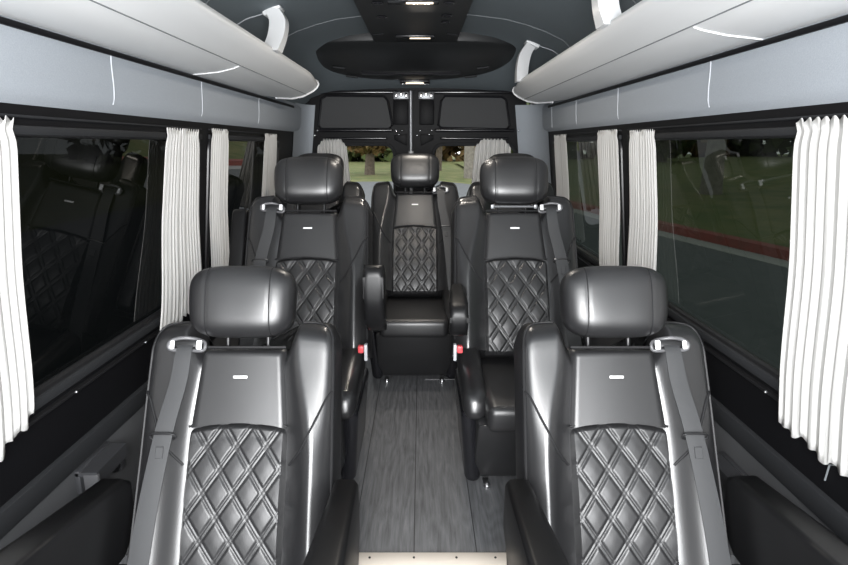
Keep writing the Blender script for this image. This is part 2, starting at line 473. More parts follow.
def armrest_mesh(sg, off, w, slope, h0, deep, L=0.43):
    """paddle pivoted beside the backrest; off: sideways place, slope and h0: its top line, deep: depth of the front"""
    poly = []
    def pt(f, h): return (HY + 0.03 - f, h0 + slope * f + h)      # f forward of the pivot, h below / above the top line
    poly.append(pt(-0.03, -0.02)); poly.append(pt(0.0, 0))
    r = deep * 0.5
    for k in range(6): a = PI / 2 - k / 5 * PI / 2; poly.append(pt(L - 0.04 + 0.04 * math.cos(a), -0.04 + 0.04 * math.sin(a)))
    for k in range(8): a = -k / 7 * PI / 2; poly.append(pt(L - r + r * math.cos(a), -deep + r + r * math.sin(a)))
    poly += [pt(0.16, -deep), pt(0.04, -deep + 0.01), pt(-0.03, -deep * 0.7)]
    mb = MB().prism(poly, 'x', -w / 2, w / 2, 0, 0.016, 4)
    return mb.xf(lambda x, y, z: (sg * off + x * (0.80 + 0.2 * smooth(0.2, 0.0, y)) - sg * 0.012 * smooth(0.0, 0.2, y), y, z))

SEATM = {sd: seat_meshes(sd) for sd in (-1, 1)}
proto = {}
def make_seat(sd, loc, label, group, arms):
    root = empty('captain_seat', loc)
    tag(root, label, 'seat', group)
    objs = []
    key = sd
    first = key not in proto
    if first: proto[key] = []
    for i, (n, mb, mt, lb, pi) in enumerate(SEATM[sd]):
        par = root if pi is None else objs[pi]
        if first:
            o = mb.build(n, M[mt], par); proto[key].append(o.data)
        else:
            o = bpy.data.objects.new(n, proto[key][i]); COL.objects.link(o); o.parent = par
        if lb: o['label'] = lb
        objs.append(o)
    for a in arms:
        armrest_mesh(*a).build('armrest', M['arm'], root)
    return root

def seat_at(cx, hinge_y, floor, sd, label, group, arms=()):
    return make_seat(sd, (cx, hinge_y - HY, floor), label, group, arms)

def folded_arm(root, sg):
    poly = [(-0.11 + 0.03 * math.cos(a * PI / 8), 0.16 + 0.03 * math.sin(a * PI / 8)) for a in range(8, 13)] + [(-0.03 + 0.03 * math.cos(a * PI / 8), 0.16 + 0.03 * math.sin(a * PI / 8)) for a in range(12, 17)]
    poly += [(-0.03 + 0.03 * math.cos(a * PI / 8), 0.56 + 0.03 * math.sin(a * PI / 8)) for a in range(0, 5)] + [(-0.10 + 0.04 * math.cos(a * PI / 8), 0.55 + 0.04 * math.sin(a * PI / 8)) for a in range(4, 9)]
    mb = MB().prism(poly, 'x', sg * 0.285 - 0.03, sg * 0.285 + 0.03, 0, 0.012, 3).xf(lambda x, d, t: BF(x, d, t))
    mb.build('armrest', M['arm'], root)['label'] = 'armrest folded up beside the backrest'
G1 = 'front pair of captain seats'; G2 = 'second pair of captain seats'; G3 = 'rear row of captain seats'
OUT = (0.285, 0.08, 0.15, 0.630, 0.20); OUTR = (0.285, 0.08, 0.09, 0.638, 0.20)
seat_at(-0.448, 1.142, LOW, -1, 'black quilted leather captain seat nearest the camera, left of the aisle', G1, ((-1, *OUT), (1, 0.284, 0.07, 0.20, 0.628, 0.20)))
seat_at(0.485, 1.142, LOW, 1, 'black quilted leather captain seat nearest the camera, right of the aisle', G1, ((1, *OUTR), (-1, 0.270, 0.07, 0.20, 0.628, 0.20)))
l2 = seat_at(-0.433, 1.983, FLOOR, -1, 'black quilted leather captain seat directly behind the front left one', G2, ((1, 0.292, 0.060, 0.27, 0.690, 0.21, 0.40),))
folded_arm(l2, -1)
r2 = seat_at(0.359, 1.983, FLOOR, 1, 'black quilted captain seat behind the front right one, silver bar below its headrest', G2, ((-1, 0.238, 0.060, 0.02, 0.640, 0.115, 0.31),))
seat_at(-0.032, 2.857, FLOOR, 1, 'black quilted captain seat in the middle of the rear row, ending the aisle', G3)
seat_at(-0.548, 2.87, FLOOR, -1, 'rear row captain seat mostly hidden behind the second left seat', G3)
seat_at(0.490, 2.87, FLOOR, 1, 'rear row captain seat mostly hidden behind the second right seat', G3)
bar = MB().tube([BF(-0.085, 0.05, 0.573), BF(0.085, 0.05, 0.573)], 0.005, 8)
for sg in (-1, 1): bar.rbox(BF(sg * 0.083, 0.05, 0.573), (0.014, 0.014, 0.018), 0.003, 2)
o = bar.build('headrest_bar', M['rod'], r2); o['label'] = 'silver bar under the headrest'

# ------------------------------------------------------------------ body shell
WALL = [(0.0, 0.935), (0.55, 0.93), (0.79, 0.905), (1.41, 0.835), (1.60, 0.815), (1.70, 0.80), (1.79, 0.752), (1.85, 0.685), (1.89, 0.59), (1.94, 0.40), (1.968, 0.0)]
def wx(z): return interp(WALL, z)
ZB, ZT = 0.795, 1.395                       # window opening
Y0, Y1 = -0.55, 4.02
def wallstrip(mb, sg, y0, y1, z0, z1, off=0.0, mi=0, nz=4, ny=2):
    mb.grid(lambda u, v: (sg * (wx(z0 + (z1 - z0) * v) - off), y0 + (y1 - y0) * u, z0 + (z1 - z0) * v), ny, nz, mi)
def rail(sg, y0, y1, z, h, dep, m, name, parent, back=0.012):
    """a bar along the wall, its back a little inside the wall"""
    r = Matrix.Rotation(sg * math.atan2(wx(z - 0.05) - wx(z + 0.05), 0.1) * -1, 3, 'Y')
    return MB().rbox((sg * (wx(z) - dep / 2 + back), (y0 + y1) / 2, z), (dep, y1 - y0, h), min(0.006, h * .3), 2, r).build(name, m, parent)

WIN = {-1: [(0.62, 2.20), (2.30, 3.42)], 1: [(0.62, 2.335), (2.44, 3.69)]}
n_win = 0
for sg, side in ((-1, 'left'), (1, 'right')):
    # lower wall (black trim)
    mb = MB(); wallstrip(mb, sg, Y0, Y1, -0.04, ZB)
    w = struct(mb.build('wall_' + side, M['satin'], fix=False))
    # pillars between the windows
    ys = [Y0] + [y for p in WIN[sg] for y in p] + [Y1]
    for i in range(0, len(ys), 2):
        mb = MB(); wallstrip(mb, sg, ys[i], ys[i + 1], ZB, ZT)
        last = i == len(ys) - 2
        mb.build('window_pillar', M['satin'], w, fix=False)
    # black header then pale fabric panel
    mb = MB(); wallstrip(mb, sg, Y0, Y1, ZT, 1.452); mb.build('window_header', M['satin'], w, fix=False)
    def uf(u, v, sg=sg):
        z = 1.448 + (1.625 - 1.448) * v; bulge = 0.016 * min(1, math.sqrt(max(0, math.sin(PI * v))) * 1.4)
        return (sg * (wx(z) - bulge), Y0 + (3.98 - Y0) * u, z)
    MB().grid(uf, 40, 12).build('upper_panel', M['fabric'], w, fix=False)['label'] = 'pale grey fabric panel'
    # seams of the upper panel
    for y in ((1.56, 2.18, 2.93) if sg < 0 else (1.665, 2.42, 3.06, 3.62)):
        MB().tube([(sg * (wx(1.452 + 0.17 * k / 10) - 0.0165 * min(1, math.sqrt(max(0, math.sin(PI * (0.025 + 0.95 * k / 10)))) * 1.4)), y + 0.006 * math.sin(k * .6), 1.452 + 0.17 * k / 10) for k in range(1, 11)], 0.0018, 6).build('panel_seam', M['seam'], w)
    rail(sg, Y0, 3.7, 1.598, 0.014, 0.034, M['satin'], 'rack_shadow_strip', w)  # black strip standing in for the shadow line under the rack
    # rails below the window
    rail(sg, 0.3, 3.9, 0.782, 0.028, 0.030, M['strip'], 'window_rail', w)
    rail(sg, 0.3, 3.9, 0.742, 0.010, 0.024, M['plastic'], 'ledge', w)
    rail(sg, 0.3, 3.9, 0.560, 0.062, 0.028, M['strip'], 'belt_strip', w)['label'] = 'charcoal strip along the lower wall'
    MB().grid(lambda u, v, sg=sg: (sg * (wx(0.532 - 0.4 * v) - 0.006), 0.3 + 3.2 * u, 0.532 - 0.4 * v), 2, 4).build('lower_panel', M['greypanel'], w, fix=False)['label'] = 'mid grey lower wall panel'
    rail(sg, 0.3, 3.9, 0.526, 0.006, 0.016, M['greyseam'], 'panel_edge', w)
    for y in (1.36, 1.74, 2.4):
        MB().ball((sg * (wx(0.74) - 0.014), y, 0.742), 0.004, 8).build('screw', M['alu'], w)
    # thin bead running down beside the near curtain
    yb = 1.02 if sg < 0 else 1.13
    MB().tube([(sg * (wx(0.70) - 0.004), yb - 0.05, 0.70), (sg * (wx(0.675) - 0.004), yb, 0.672), (sg * (wx(0.62) - 0.004), yb + 0.012, 0.625)], 0.0022, 6).build('panel_bead', M['greyseam'], w)
    # windows
    for (a, b) in WIN[sg]:
        n_win += 1
        mb = MB()
        fw = 0.022
        pts = []
        R = 0.05
        for (cy, cz, a0) in ((b - R, ZT - R, 0), (a + R, ZT - R, 90), (a + R, ZB + R, 180), (b - R, ZB + R, 270)):
            for k in range(7):
                an = math.radians(a0 + k * 15); pts.append((cy + (R + 0.0) * math.cos(an), cz + R * math.sin(an)))
        mb.tube([(sg * (wx(z) + 0.004), y, z) for y, z in pts], 0.014, 8, 0, True)
        wo = struct(mb.build('window_%d' % n_win, M['plastic']))
        g = MB().grid(lambda u, v, sg=sg, a=a, b=b: (sg * (wx(ZB + (ZT - ZB) * v) + 0.012), a + (b - a) * u, ZB + (ZT - ZB) * v), 1, 1, flip=sg > 0)  # normal into the cabin
        g.build('glass_pane', M['glass_l' if sg < 0 else 'glass_r'], wo, smooth=False, fix=False)
    # header track of the curtains (grey strip along the top of the glass)
    for j, (a, b) in enumerate(WIN[sg]):
        mb = MB().rbox((sg * (wx(1.395) - 0.004), (a + b) / 2, 1.396), (0.012, b - a + 0.02, 0.020), 0.004, 2)
        mb.rbox((sg * (wx(1.42) - 0.002), (a + b) / 2, 1.424), (0.012, b - a + 0.02, 0.006), 0.002, 1)
        t = mb.build('curtain_track', M['strip'])
        tag(t, 'dark curtain track above the %s %s window' % (('front', 'rear')[j], side), 'curtain track', 'curtain tracks above the side windows')

# ceiling: cross-section swept along the body, dropping at the back
prof = [(wx(z), z) for z in (1.60, 1.65, 1.70, 1.75, 1.79, 1.82, 1.85, 1.87, 1.89)] + [(0.5, 1.917), (0.40, 1.94), (0.25, 1.956), (0.1, 1.966), (0, 1.968)]
full = [(-x, z) for x, z in prof] + [(x, z) for x, z in prof[::-1][1:]]
def drop(y): return 0.235 * smooth(3.25, 4.2, y)
mb = MB()
NP = len(full) - 1; NY = 40
def cf(u, v):
    x, z = full[round(u * NP)]; y = Y0 + (4.10 - Y0) * v
    k = max(0, (z - 1.60) / 0.368)
    zz = z - drop(y) * k
    return (x, y, zz)
mb.grid(cf, NP, NY)
ceil = struct(mb.build('ceiling', M['head'], fix=False, angle=60))
for y in (2.86, 2.0):
    MB().tube([(x * 0.995, y + 0.05 * (abs(x) / 0.8) ** 2, z - drop(y) * max(0, (z - 1.6) / 0.368) - 0.001) for x, z in full[3:-3]], 0.0022, 5).build('ceiling_seam', M['greyseam'], ceil)

for sg, y in ((-1, 2.44), (1, 3.2)):
    MB().tube([(sg * (0.745 - 0.145 * k / 8), y - 0.10 * (1 - k / 8) ** 2, interp([(0.59, 1.888), (0.685, 1.849), (0.752, 1.789)], 0.745 - 0.145 * k / 8)) for k in range(9)], 0.0022, 5).build('ceiling_seam', M['seam'], ceil)
# floors
f = struct(MB().rbox((0, (1.38 + 4.1) / 2, FLOOR - 0.015), (1.86, 4.1 - 1.38, 0.03), 0).build('floor', M['floor'], smooth=False)); f['label'] = 'grey wood plank floor of the cabin'
lf = struct(MB().rbox((0, 0.44, LOW - 0.015), (1.90, 2.0, 0.03), 0).build('floor', M['carpet'], smooth=False)); lf['label'] = 'dark lower floor in front of the step'
struct(MB().rbox((0, 1.392, 0.097), (1.86, 0.02, 0.232), 0).build('trim_1', M['satin'], smooth=False))['label'] = 'dark riser below the wooden floor'
e = struct(MB().rbox((0.03, 1.362, FLOOR - 0.002), (0.62, 0.052, 0.012), 0.003, 2).build('trim_2', M['beige'])); e['label'] = 'beige edging strip along the step'
for x in (-0.145, -0.02, 0.10, 0.21):
    MB().cyl((x, 1.365, FLOOR + 0.0042), (0, 0, 1), 0.0035, 0.003, 10).build('screw', M['plastic'], e)
o = MB().rbox((0.095, 2.62, FLOOR + 0.0015), (0.15, 0.006, 0.003), 0.001, 1).build('floor_joint', M['alu'], f); o['label'] = 'thin bright joint strip'

# ------------------------------------------------------------------ rear end
YR = 4.06
ZR = 1.725                                   # top of the rear opening
mb = MB()
mb.rbox((-0.84, YR + 0.05, 1.0), (0.15, 0.06, 1.6), 0.01, 2).rbox((0.84, YR + 0.05, 1.0), (0.15, 0.06, 1.6), 0.01, 2)
mb.rbox((0, YR + 0.05, 1.80), (1.8, 0.06, 0.17), 0.01, 2)
mb.rbox((0, YR + 0.05, 0.12), (1.8, 0.06, 0.3), 0.01, 2)
struct(mb.build('wall_rear', M['doorm']))
def rrect(x0, x1, z0, z1, r, n=5, skew=0.0):
    pts = []
    for (cx, cz, a0) in ((x1 - r, z1 - r, 0), (x0 + r, z1 - r, 90), (x0 + r, z0 + r, 180), (x1 - r, z0 + r, 270)):
        for k in range(n + 1):
            an = math.radians(a0 + k * 90 / n); pts.append((cx + r * math.cos(an), cz + r * math.sin(an)))
    return pts
def ring_plate(outer, inner, y0, y1):
    """plate with a hole: outlines with equal point counts"""
    n = len(outer)
    loops = [[(x, y1, z) for x, z in inner], [(x, y0, z) for x, z in inner], [(x, y0, z) for x, z in outer], [(x, y1, z) for x, z in outer], [(x, y1, z) for x, z in inner]]
    return MB().loft(loops, 0, False)
for i, sg in enumerate((-1, 1)):
    xi, xo = -0.07 + sg * 0.012, (-0.765 if sg < 0 else 0.725)
    x0, x1 = min(xi, xo), max(xi, xo)
    # window opening
    wi, wo_ = (-0.185, -0.715) if sg < 0 else (0.085, 0.66)
    a, b = min(wi, wo_), max(wi, wo_)
    zt = 1.368
    inner = rrect(a, b, 0.72, zt, 0.07); outer = rrect(x0, x1, 0.26, ZR, 0.02)
    d = struct(ring_plate(outer, inner, YR, YR + 0.05).build('door_%d' % (i + 1), M['doorm']))
    # header bar and shoulder below the panel
    MB().rbox(((a + b) / 2, YR - 0.008, ZR - 0.012), (b - a + 0.05, 0.03, 0.022), 0.008, 3).build('door_rim', M['gloss'], d)
    MB().rbox(((a + b) / 2, YR - 0.008, 1.462), (b - a - 0.02, 0.028, 0.022), 0.010, 4).build('door_ledge', M['gloss'], d)
    MB().rbox(((a + b) / 2, YR - 0.008, 1.408), (b - a - 0.10, 0.026, 0.016), 0.007, 4).build('door_ledge', M['gloss'], d)
    # cloth panel with slanted inner edge
    if sg < 0: pl = [(-0.235, 1.685), (-0.645, 1.685), (-0.675, 1.665), (-0.70, 1.495), (-0.685, 1.478), (-0.225, 1.478), (-0.205, 1.50), (-0.235, 1.655), (-0.255, 1.68)][1:]
    else: pl = [(0.165, 1.682), (0.55, 1.676), (0.575, 1.66), (0.605, 1.495), (0.59, 1.476), (0.145, 1.484), (0.128, 1.50), (0.145, 1.655)]
    cx_ = sum(p[0] for p in pl) / len(pl); cz_ = sum(p[1] for p in pl) / len(pl)
    fr = MB().tube([(x, YR - 0.006, z) for x, z in [(cx_ + (x - cx_) * 1.03, cz_ + (z - cz_) * 1.05) for x, z in pl]], 0.009, 8, 0, True)
    MB().prism(pl, 'y', YR - 0.014, YR + 0.004, 0, 0.004, 2).build('cloth_panel', M['mesh'], d)['label'] = 'charcoal cloth covered panel'
    fr.build('panel_rim', M['gloss'], d)
    # inner structure near the rod
    xm = -0.13 if sg < 0 else 0.03
    MB().rbox((xm + sg * 0.01, YR - 0.01, 1.58), (0.10, 0.02, 0.16), 0.006, 2).build('latch_plate', M['doorm'], d)
    MB().prism([(wi - sg * 0.0, 1.43), (wi - sg * 0.09, 1.44), (wi - sg * 0.085, 1.36), (wi + sg * 0.0, 1.40)], 'y', YR - 0.018, YR, 0, 0.004, 2).build('gusset', M['doorm'], d)
    lt = MB().rbox((xm - sg * 0.0 + sg * 0.005, YR - 0.02, 1.69), (0.105, 0.035, 0.05), 0.006, 2)
    lat = lt.build('latch', M['rod'], d); lat['label'] = 'bright metal latch'
    for k in range(3):
        MB().rbox((xm + sg * 0.005 + (k - 1) * 0.034, YR - 0.042, 1.692 + 0.008 * (k % 2)), (0.018, 0.016, 0.03), 0.004, 2).build('latch_claw', M['chrome'], lat)
    # screws
    sx = [(x0 + 0.03, 1.43), (x0 + 0.05, 1.46), (wi - sg * 0.01, 1.462), (wi - sg * 0.03, 1.435), (wi - sg * 0.045, 1.40), (wi - sg * 0.07, 1.385), (x1 - 0.05, 1.46), (wi + sg * 0.04, 1.713), (xm + 0.03, 1.635), (xm - 0.02, 1.63)]
    for (px, pz) in sx:
        MB().ball((px, YR - 0.012, pz), 0.0065, 8, 0, (1, 0.6, 1)).build('screw', M['chrome'], d)
    # window in the door
    w = struct(MB().tube([(x, YR - 0.002, z) for x, z in inner], 0.012, 8, 0, True).build('window_%d' % (5 + i), M['strip']))
    w['label'] = 'rear door window showing the street'
    MB().add([(x, YR + 0.028 - 0.07 * (z - 1.05), z) for x, z in inner], [tuple(range(len(inner)))]).build('glass_pane', M['glass_b'], w, smooth=False, fix=False)
# locking rod
o = MB().tube([(-0.07, YR - 0.02, 0.6), (-0.07, YR - 0.02, 1.72)], 0.014, 16).rbox((-0.07, YR - 0.02, 1.30), (0.04, 0.03, 0.05), 0.006, 2).build('locking_rod', M['rod'])
tag(o, 'silver vertical locking rod between the two rear doors', 'rod')
# corner pillars
for i, sg in enumerate((-1, 1)):
    mb = MB()
    mb.grid(lambda u, v, sg=sg: (sg * (wx(0.25 + 1.38 * v) - 0.004 - (0.08 if sg < 0 else 0.16) * u ** 2), 3.80 + (YR - 3.80) * math.sin(u * PI / 2), 0.25 + 1.38 * v), 10, 10)
    t = struct(mb.build('trim_%d' % (3 + i), M['fabric'], fix=False)); t['label'] = 'grey fabric rear corner pillar'

# ------------------------------------------------------------------ luggage racks
def rack(sg, y_wall, y_tip, struts, joints, label):
    root = empty('luggage_rack', (sg * 0.65, 0.0, 1.60)); tag(root, label, 'luggage rack', 'overhead luggage racks')
    ox, oz = sg * 0.65, 1.60
    sec = [(0.822, 1.607), (0.76, 1.607), (0.70, 1.612), (0.655, 1.627), (0.615, 1.652), (0.585, 1.673), (0.565, 1.690), (0.556, 1.706), (0.560, 1.722), (0.578, 1.732), (0.61, 1.727), (0.68, 1.708), (0.79, 1.692)]
    N = 40
    loops = []
    def endy(x):
        k = (0.822 - x) / (0.822 - 0.55)
        return y_wall + (y_tip - y_wall) * math.sin(min(1, k) * PI / 2) ** 0.8
    for j in range(N + 1):
        v = j / N; lp = []
        for x, z in sec:
            y = Y0 + (endy(x) - Y0) * v
            # the nose draws in towards the rear tip
            g = smooth(y_tip - 0.35, y_tip, y)
            xx = x + 0.035 * g * smooth(0.62, 0.5, x) if False else x + (0.02 * g if x < 0.6 else 0)
            zz = z + (0.0 if z < 1.66 else -0.012 * g)
            lp.append((sg * xx - ox, y, zz - oz))
        loops.append(lp)
    mb = MB().loft(loops, 0, True)
    body = mb.build('rack_body', M['bin'], root, angle=50)
    # longitudinal seam
    MB().tube([(sg * 0.637 - ox, Y0 + (endy(0.637) - 0.01 - Y0) * k / 30, 1.6375 - oz) for k in range(31)], 0.0016, 6).build('rack_seam', M['greyseam'], body)
    # white end trim
    ln = loops[-1]
    MB().tube([Vector(p) + Vector((0, 0.002, -0.001)) for p in ln[1:12]], 0.0065, 8).build('end_trim', M['white'], root)['label'] = 'white end trim'
    cap = MB().tube([Vector(p) + Vector((0, -0.01 - 0.012 * k, 0.002)) for k, p in enumerate(ln[8:12])], 0.009, 8)
    for y in joints:
        MB().tube([(sg * x - ox, y + (0.80 - x) * 0.25 - 0.05 * math.sin((0.80 - x) / 0.2 * PI) , z - 0.0015 - oz) for x, z in [(0.80, 1.607), (0.76, 1.607), (0.70, 1.612), (0.655, 1.627), (0.64, 1.636)]], 0.0018, 6).build('joint_seam', M['white'], root)
    # white struts up to the roof
    for (yb, yt) in struts:
        path = curve([(0.572, yb, 1.712), (0.560, yb + (yt - yb) * 0.4, 1.775), (0.562, yb + (yt - yb) * 0.75, 1.84), (0.590, yt, 1.888)], 8)
        lps = []
        for k, p in enumerate(path):
            wd = 0.030 + 0.010 * abs(k / (len(path) - 1) * 2 - 1) ** 2; th = 0.032
            lps.append([(sg * (p.x + a) - ox, p.y + bb, p.z - oz) for a, bb in ((-th, -wd), (th, -wd * 0.9), (th, wd * 0.9), (-th, wd))])
        st = MB().loft(lps).build('strut', M['white'], root, angle=30); st['label'] = 'white curved strut'
        MB().rbox((sg * 0.590 - ox, yt + 0.005, 1.884 - oz), (0.075, 0.085, 0.018), 0.005, 2, Matrix.Rotation(sg * math.radians(25), 3, 'Y')).build('strut_foot', M['white'], st)
    return root
rack(-1, 2.93, 3.34, [(2.31, 2.45)], [2.10], 'long pale grey overhead rack on the left side, with one white strut in view')
rack(1, 3.18, 3.72, [(1.84, 1.90), (3.40, 3.22)], [1.42], 'long pale grey overhead rack on the right side, with two white struts in view')

# ------------------------------------------------------------------ roof console and air conditioner
cz = 1.905
con = empty('ceiling_console', (-0.03, 2.3, 1.96)); tag(con, 'long black console panel down the middle of the ceiling', 'ceiling console')
mb = MB().prism([(-0.245, -1.6), (0.245, -1.6), (0.225, 1.10), (-0.225, 1.10)], 'z', cz - 1.96, 0.02, 0, 0.008, 2)
mb.build('console_panel', M['console'], con)
for (y, w_) in ((0.06, 0.045), (0.80, 0.055)):
    h = MB().rbox((0.0, y, cz - 1.96 - 0.004), (0.20, 0.07, 0.012), 0.005, 2).build('lamp_housing', M['gloss'], con)
    MB().rbox((0.025, y, cz - 1.96 - 0.0105), (0.105, 0.014, 0.006), 0.002, 2).build('lamp_lens', M['lamp'], h)
for x, y, r in ((-0.14, 0.35, 0.02), (-0.14, 0.10, 0.02), (0.14, 0.32, 0.02), (0.14, 0.45, 0.016), (0.14, 0.10, 0.02)):
    o = MB().tube([(x + r * math.cos(2 * PI * k / 20), y + r * math.sin(2 * PI * k / 20), cz - 1.96 - 0.003) for k in range(20)], 0.004, 6, 0, True).build('air_nozzle', M['gloss'], con)
    MB().cyl((x, y, cz - 1.96 - 0.003), (0, 0, 1), r * 0.6, 0.008, 12).build('nozzle_flap', M['gloss'], o)
for sx in (-1, 1):
    MB().rbox((sx * 0.185, 0.74, cz - 1.96 - 0.003), (0.06, 0.012, 0.006), 0.002, 1, Matrix.Rotation(sx * 0.5, 3, 'Z')).build('vent_slot', M['strip'], con)

ac = empty('air_conditioner', (-0.06, 3.60, 1.95)); tag(ac, 'wide rounded black air conditioner on the ceiling before the rear doors', 'air conditioner')
def acz(y, r): return -0.035 - 0.115 * smooth(-0.36, 0.30, y) - 0.055 * max(0, 1 - r ** 3) ** 0.75
def acf(u, v):
    a = 2 * PI * u; ca, sa = math.cos(a), math.sin(a)
    X = 0.61 * math.copysign(abs(ca) ** 0.85, ca); Y = -0.16 + (0.48 if sa > 0 else 0.17) * math.copysign(abs(sa) ** 0.85, sa)
    r = math.sin(v * PI / 2) if v < 1 else 1
    y = -0.08 + (Y + 0.08) * r
    return (X * r, y, acz(y, r))
def acs(u, v):
    p = acf(u, 1); return (p[0], p[1], p[2] + 0.08 * v)
mb = MB().grid(acf, 64, 20, 0, True).grid(acs, 64, 3, 0, True)
mb.build('shell', M['console'], ac, angle=60)
def acp(x, y): return (x, y, acz(y, min(1, math.hypot(x / 0.6, y / 0.33))) - 0.004)
g = MB().tube([acp(-0.30 + 0.6 * k / 12, 0.02) for k in range(13)], 0.012, 8).build('front_bar', M['gloss'], ac); g['label'] = 'glossy bar across the unit'
q = acp(0.02, 0.22)
h = MB().rbox(q, (0.19, 0.06, 0.02), 0.005, 2, Matrix.Rotation(-0.2, 3, 'X')).build('lamp_housing', M['gloss'], ac)
MB().rbox((q[0], q[1] - 0.01, q[2] - 0.011), (0.115, 0.014, 0.008), 0.002, 2).build('lamp_lens', M['lamp'], h)
for sx in (-1, 1):
    for x, y in ((0.43, -0.02), (0.37, 0.12)):
        MB().rbox(acp(sx * x, y), (0.075, 0.012, 0.012), 0.003, 1, Matrix.Rotation(sx * -0.12, 3, 'Y')).build('vent_slot', M['strip'], ac)

# ------------------------------------------------------------------ curtains
def hang(P, size, pleats, seed, name, label, group, flare=0.0, ragged=0.006):
    """P(u, v) -> point and inward normal for the hanging line; u across, v up"""
    rnd = random.Random(seed)
    ph = [rnd.uniform(0, 6.3) for _ in range(6)]
    def fn(u, v):
        p, nrm = P(u, v)
        k = pleats * 1.45
        a = 0.5 + 0.5 * math.sin(2 * PI * k * u + ph[0] + 0.9 * math.sin(2 * PI * u * 1.3 + ph[1]) + 0.25 * math.sin(v * 5 + ph[2]))
        a2 = 0.5 + 0.5 * math.sin(2 * PI * k * 2.3 * u + ph[3] + 0.5 * math.sin(v * 4 + ph[4]))
        amp = size * (0.75 + 0.35 * (1 - v))
        off = amp * (0.8 * a + 0.2 * a2)
        dz = 0.0
        if v < 0.001: dz = ragged * math.sin(2 * PI * u * 9 + ph[5]) + ragged * math.sin(2 * PI * u * 4.1)
        if v > 0.97: dz = 0.005 * math.sin(2 * PI * u * pleats * 1.7 + ph[2]); off *= 0.7
        return (p[0] + nrm[0] * off, p[1] + nrm[1] * off, p[2] + nrm[2] * off + dz)
    o = MB().grid(fn, 220, 30).build(name, M['curtain'], fix=False, angle=180)
    md = o.modifiers.new('thickness', 'SOLIDIFY'); md.thickness = 0.0018; md.offset = 0
    return tag(o, label, 'curtain', group)
def side_curtain(sg, top, bot, zb, zt, seed, label, pl=7, zb2=None):
    """top / bot: (y0, y1) at the top and at the bottom hem"""
    def P(u, v):
        zlo = zb + ((zb2 if zb2 is not None else zb) - zb) * u
        z = zlo + (zt - zlo) * v
        k = v ** 0.8
        pinch = 0.012 * math.exp(-((v - 0.97) / 0.03) ** 2)
        y0 = bot[0] + (top[0] - bot[0]) * k + pinch; y1 = bot[1] + (top[1] - bot[1]) * k - pinch
        return (sg * (wx(z) - 0.013 - 0.016 * smooth(1.15, 0.80, z)), y0 + (y1 - y0) * u, z), (-sg, 0, 0)
    return hang(P, 0.0062, pl, seed, 'curtain', label, 'white side window curtains')
side_curtain(-1, (0.84, 1.185), (0.82, 1.165), 0.64, 1.418, 1, 'white curtain at the left edge, in front of the nearest left window', 9, 0.775)
side_curtain(-1, (1.885, 2.165), (1.80, 2.185), 0.745, 1.416, 2, 'wide white curtain at the far end of the nearest left window', 8)
side_curtain(-1, (2.285, 2.485), (2.275, 2.50), 0.79, 1.425, 3, 'white curtain just past the left window pillar', 5)
side_curtain(-1, (3.06, 3.33), (3.03, 3.34), 0.80, 1.42, 4, 'narrow white curtain at the far end of the left side', 5)
side_curtain(1, (0.84, 1.285), (0.82, 1.268), 0.68, 1.418, 5, 'white curtain at the right edge, in front of the nearest right window', 10, 0.705)
side_curtain(1, (2.05, 2.30), (2.02, 2.33), 0.745, 1.416, 6, 'white curtain at the far end of the nearest right window', 7)
side_curtain(1, (2.435, 2.715), (2.42, 2.70), 0.78, 1.425, 7, 'white curtain just past the right window pillar', 6)
side_curtain(1, (3.29, 3.60), (3.27, 3.60), 0.80, 1.42, 8, 'narrow white curtain at the far end of the right side', 5)
def rear_curtain(x0, x1, xb0, xb1, zb, zt, seed, label):
    def P(u, v):
        k = v
        a = xb0 + (x0 - xb0) * k; b = xb1 + (x1 - xb1) * k
        rd = 0.05 * max(0, abs(2 * u - 1) - 0.6) / 0.4
        return (a + (b - a) * u, YR - 0.030, zb + (zt - rd * v - zb) * v), (0, -1, 0)
    return hang(P, 0.02, 6, seed, 'curtain', label, 'white rear door curtains', ragged=0.004)
rear_curtain(-0.715, -0.515, -0.755, -0.475, 0.85, 1.402, 11, 'white curtain on the left rear door window')
rear_curtain(0.375, 0.62, 0.335, 0.64, 0.85, 1.402, 12, 'white curtain on the right rear door window')

# ------------------------------------------------------------------ folded table hardware on the walls
def bracket(sg, y, z, label):
    x = sg * (wx(z) - 0.005)
    r = empty('wall_bracket', (x, y, z)); tag(r, label, 'bracket', 'grey wall brackets')
    MB().rbox((-sg * 0.008, 0, 0), (0.016, 0.16, 0.07), 0.004, 2).build('back_plate', M['hw'], r)
    MB().prism([(0, 0.03), (-sg * 0.062, 0.03), (-sg * 0.062, 0.02), (-sg * 0.062, -0.01), (-sg * 0.052, -0.01), (-sg * 0.052, 0.018), (0, 0.018)], 'y', -0.08, 0.08, 0, 0.002, 1).build('channel', M['hw'], r)
    MB().rbox((-sg * 0.045, -0.075, -0.006), (0.040, 0.014, 0.062), 0.004, 2).build('end_plate', M['guide'], r)
    MB().cyl((-sg * 0.04, 0.03, -0.022), (1, 0, 0), 0.013, 0.03, 14).build('pivot', M['plastic'], r)
    MB().rbox((-sg * 0.03, 0.075, -0.02), (0.035, 0.03, 0.06), 0.004, 2).build('hook', M['hw'], r)
bracket(-1, 1.42, 0.487, 'grey metal bracket on the lower left wall beside the front left seat')
bracket(1, 1.47, 0.425, 'grey metal bracket on the lower right wall beside the front right seat')

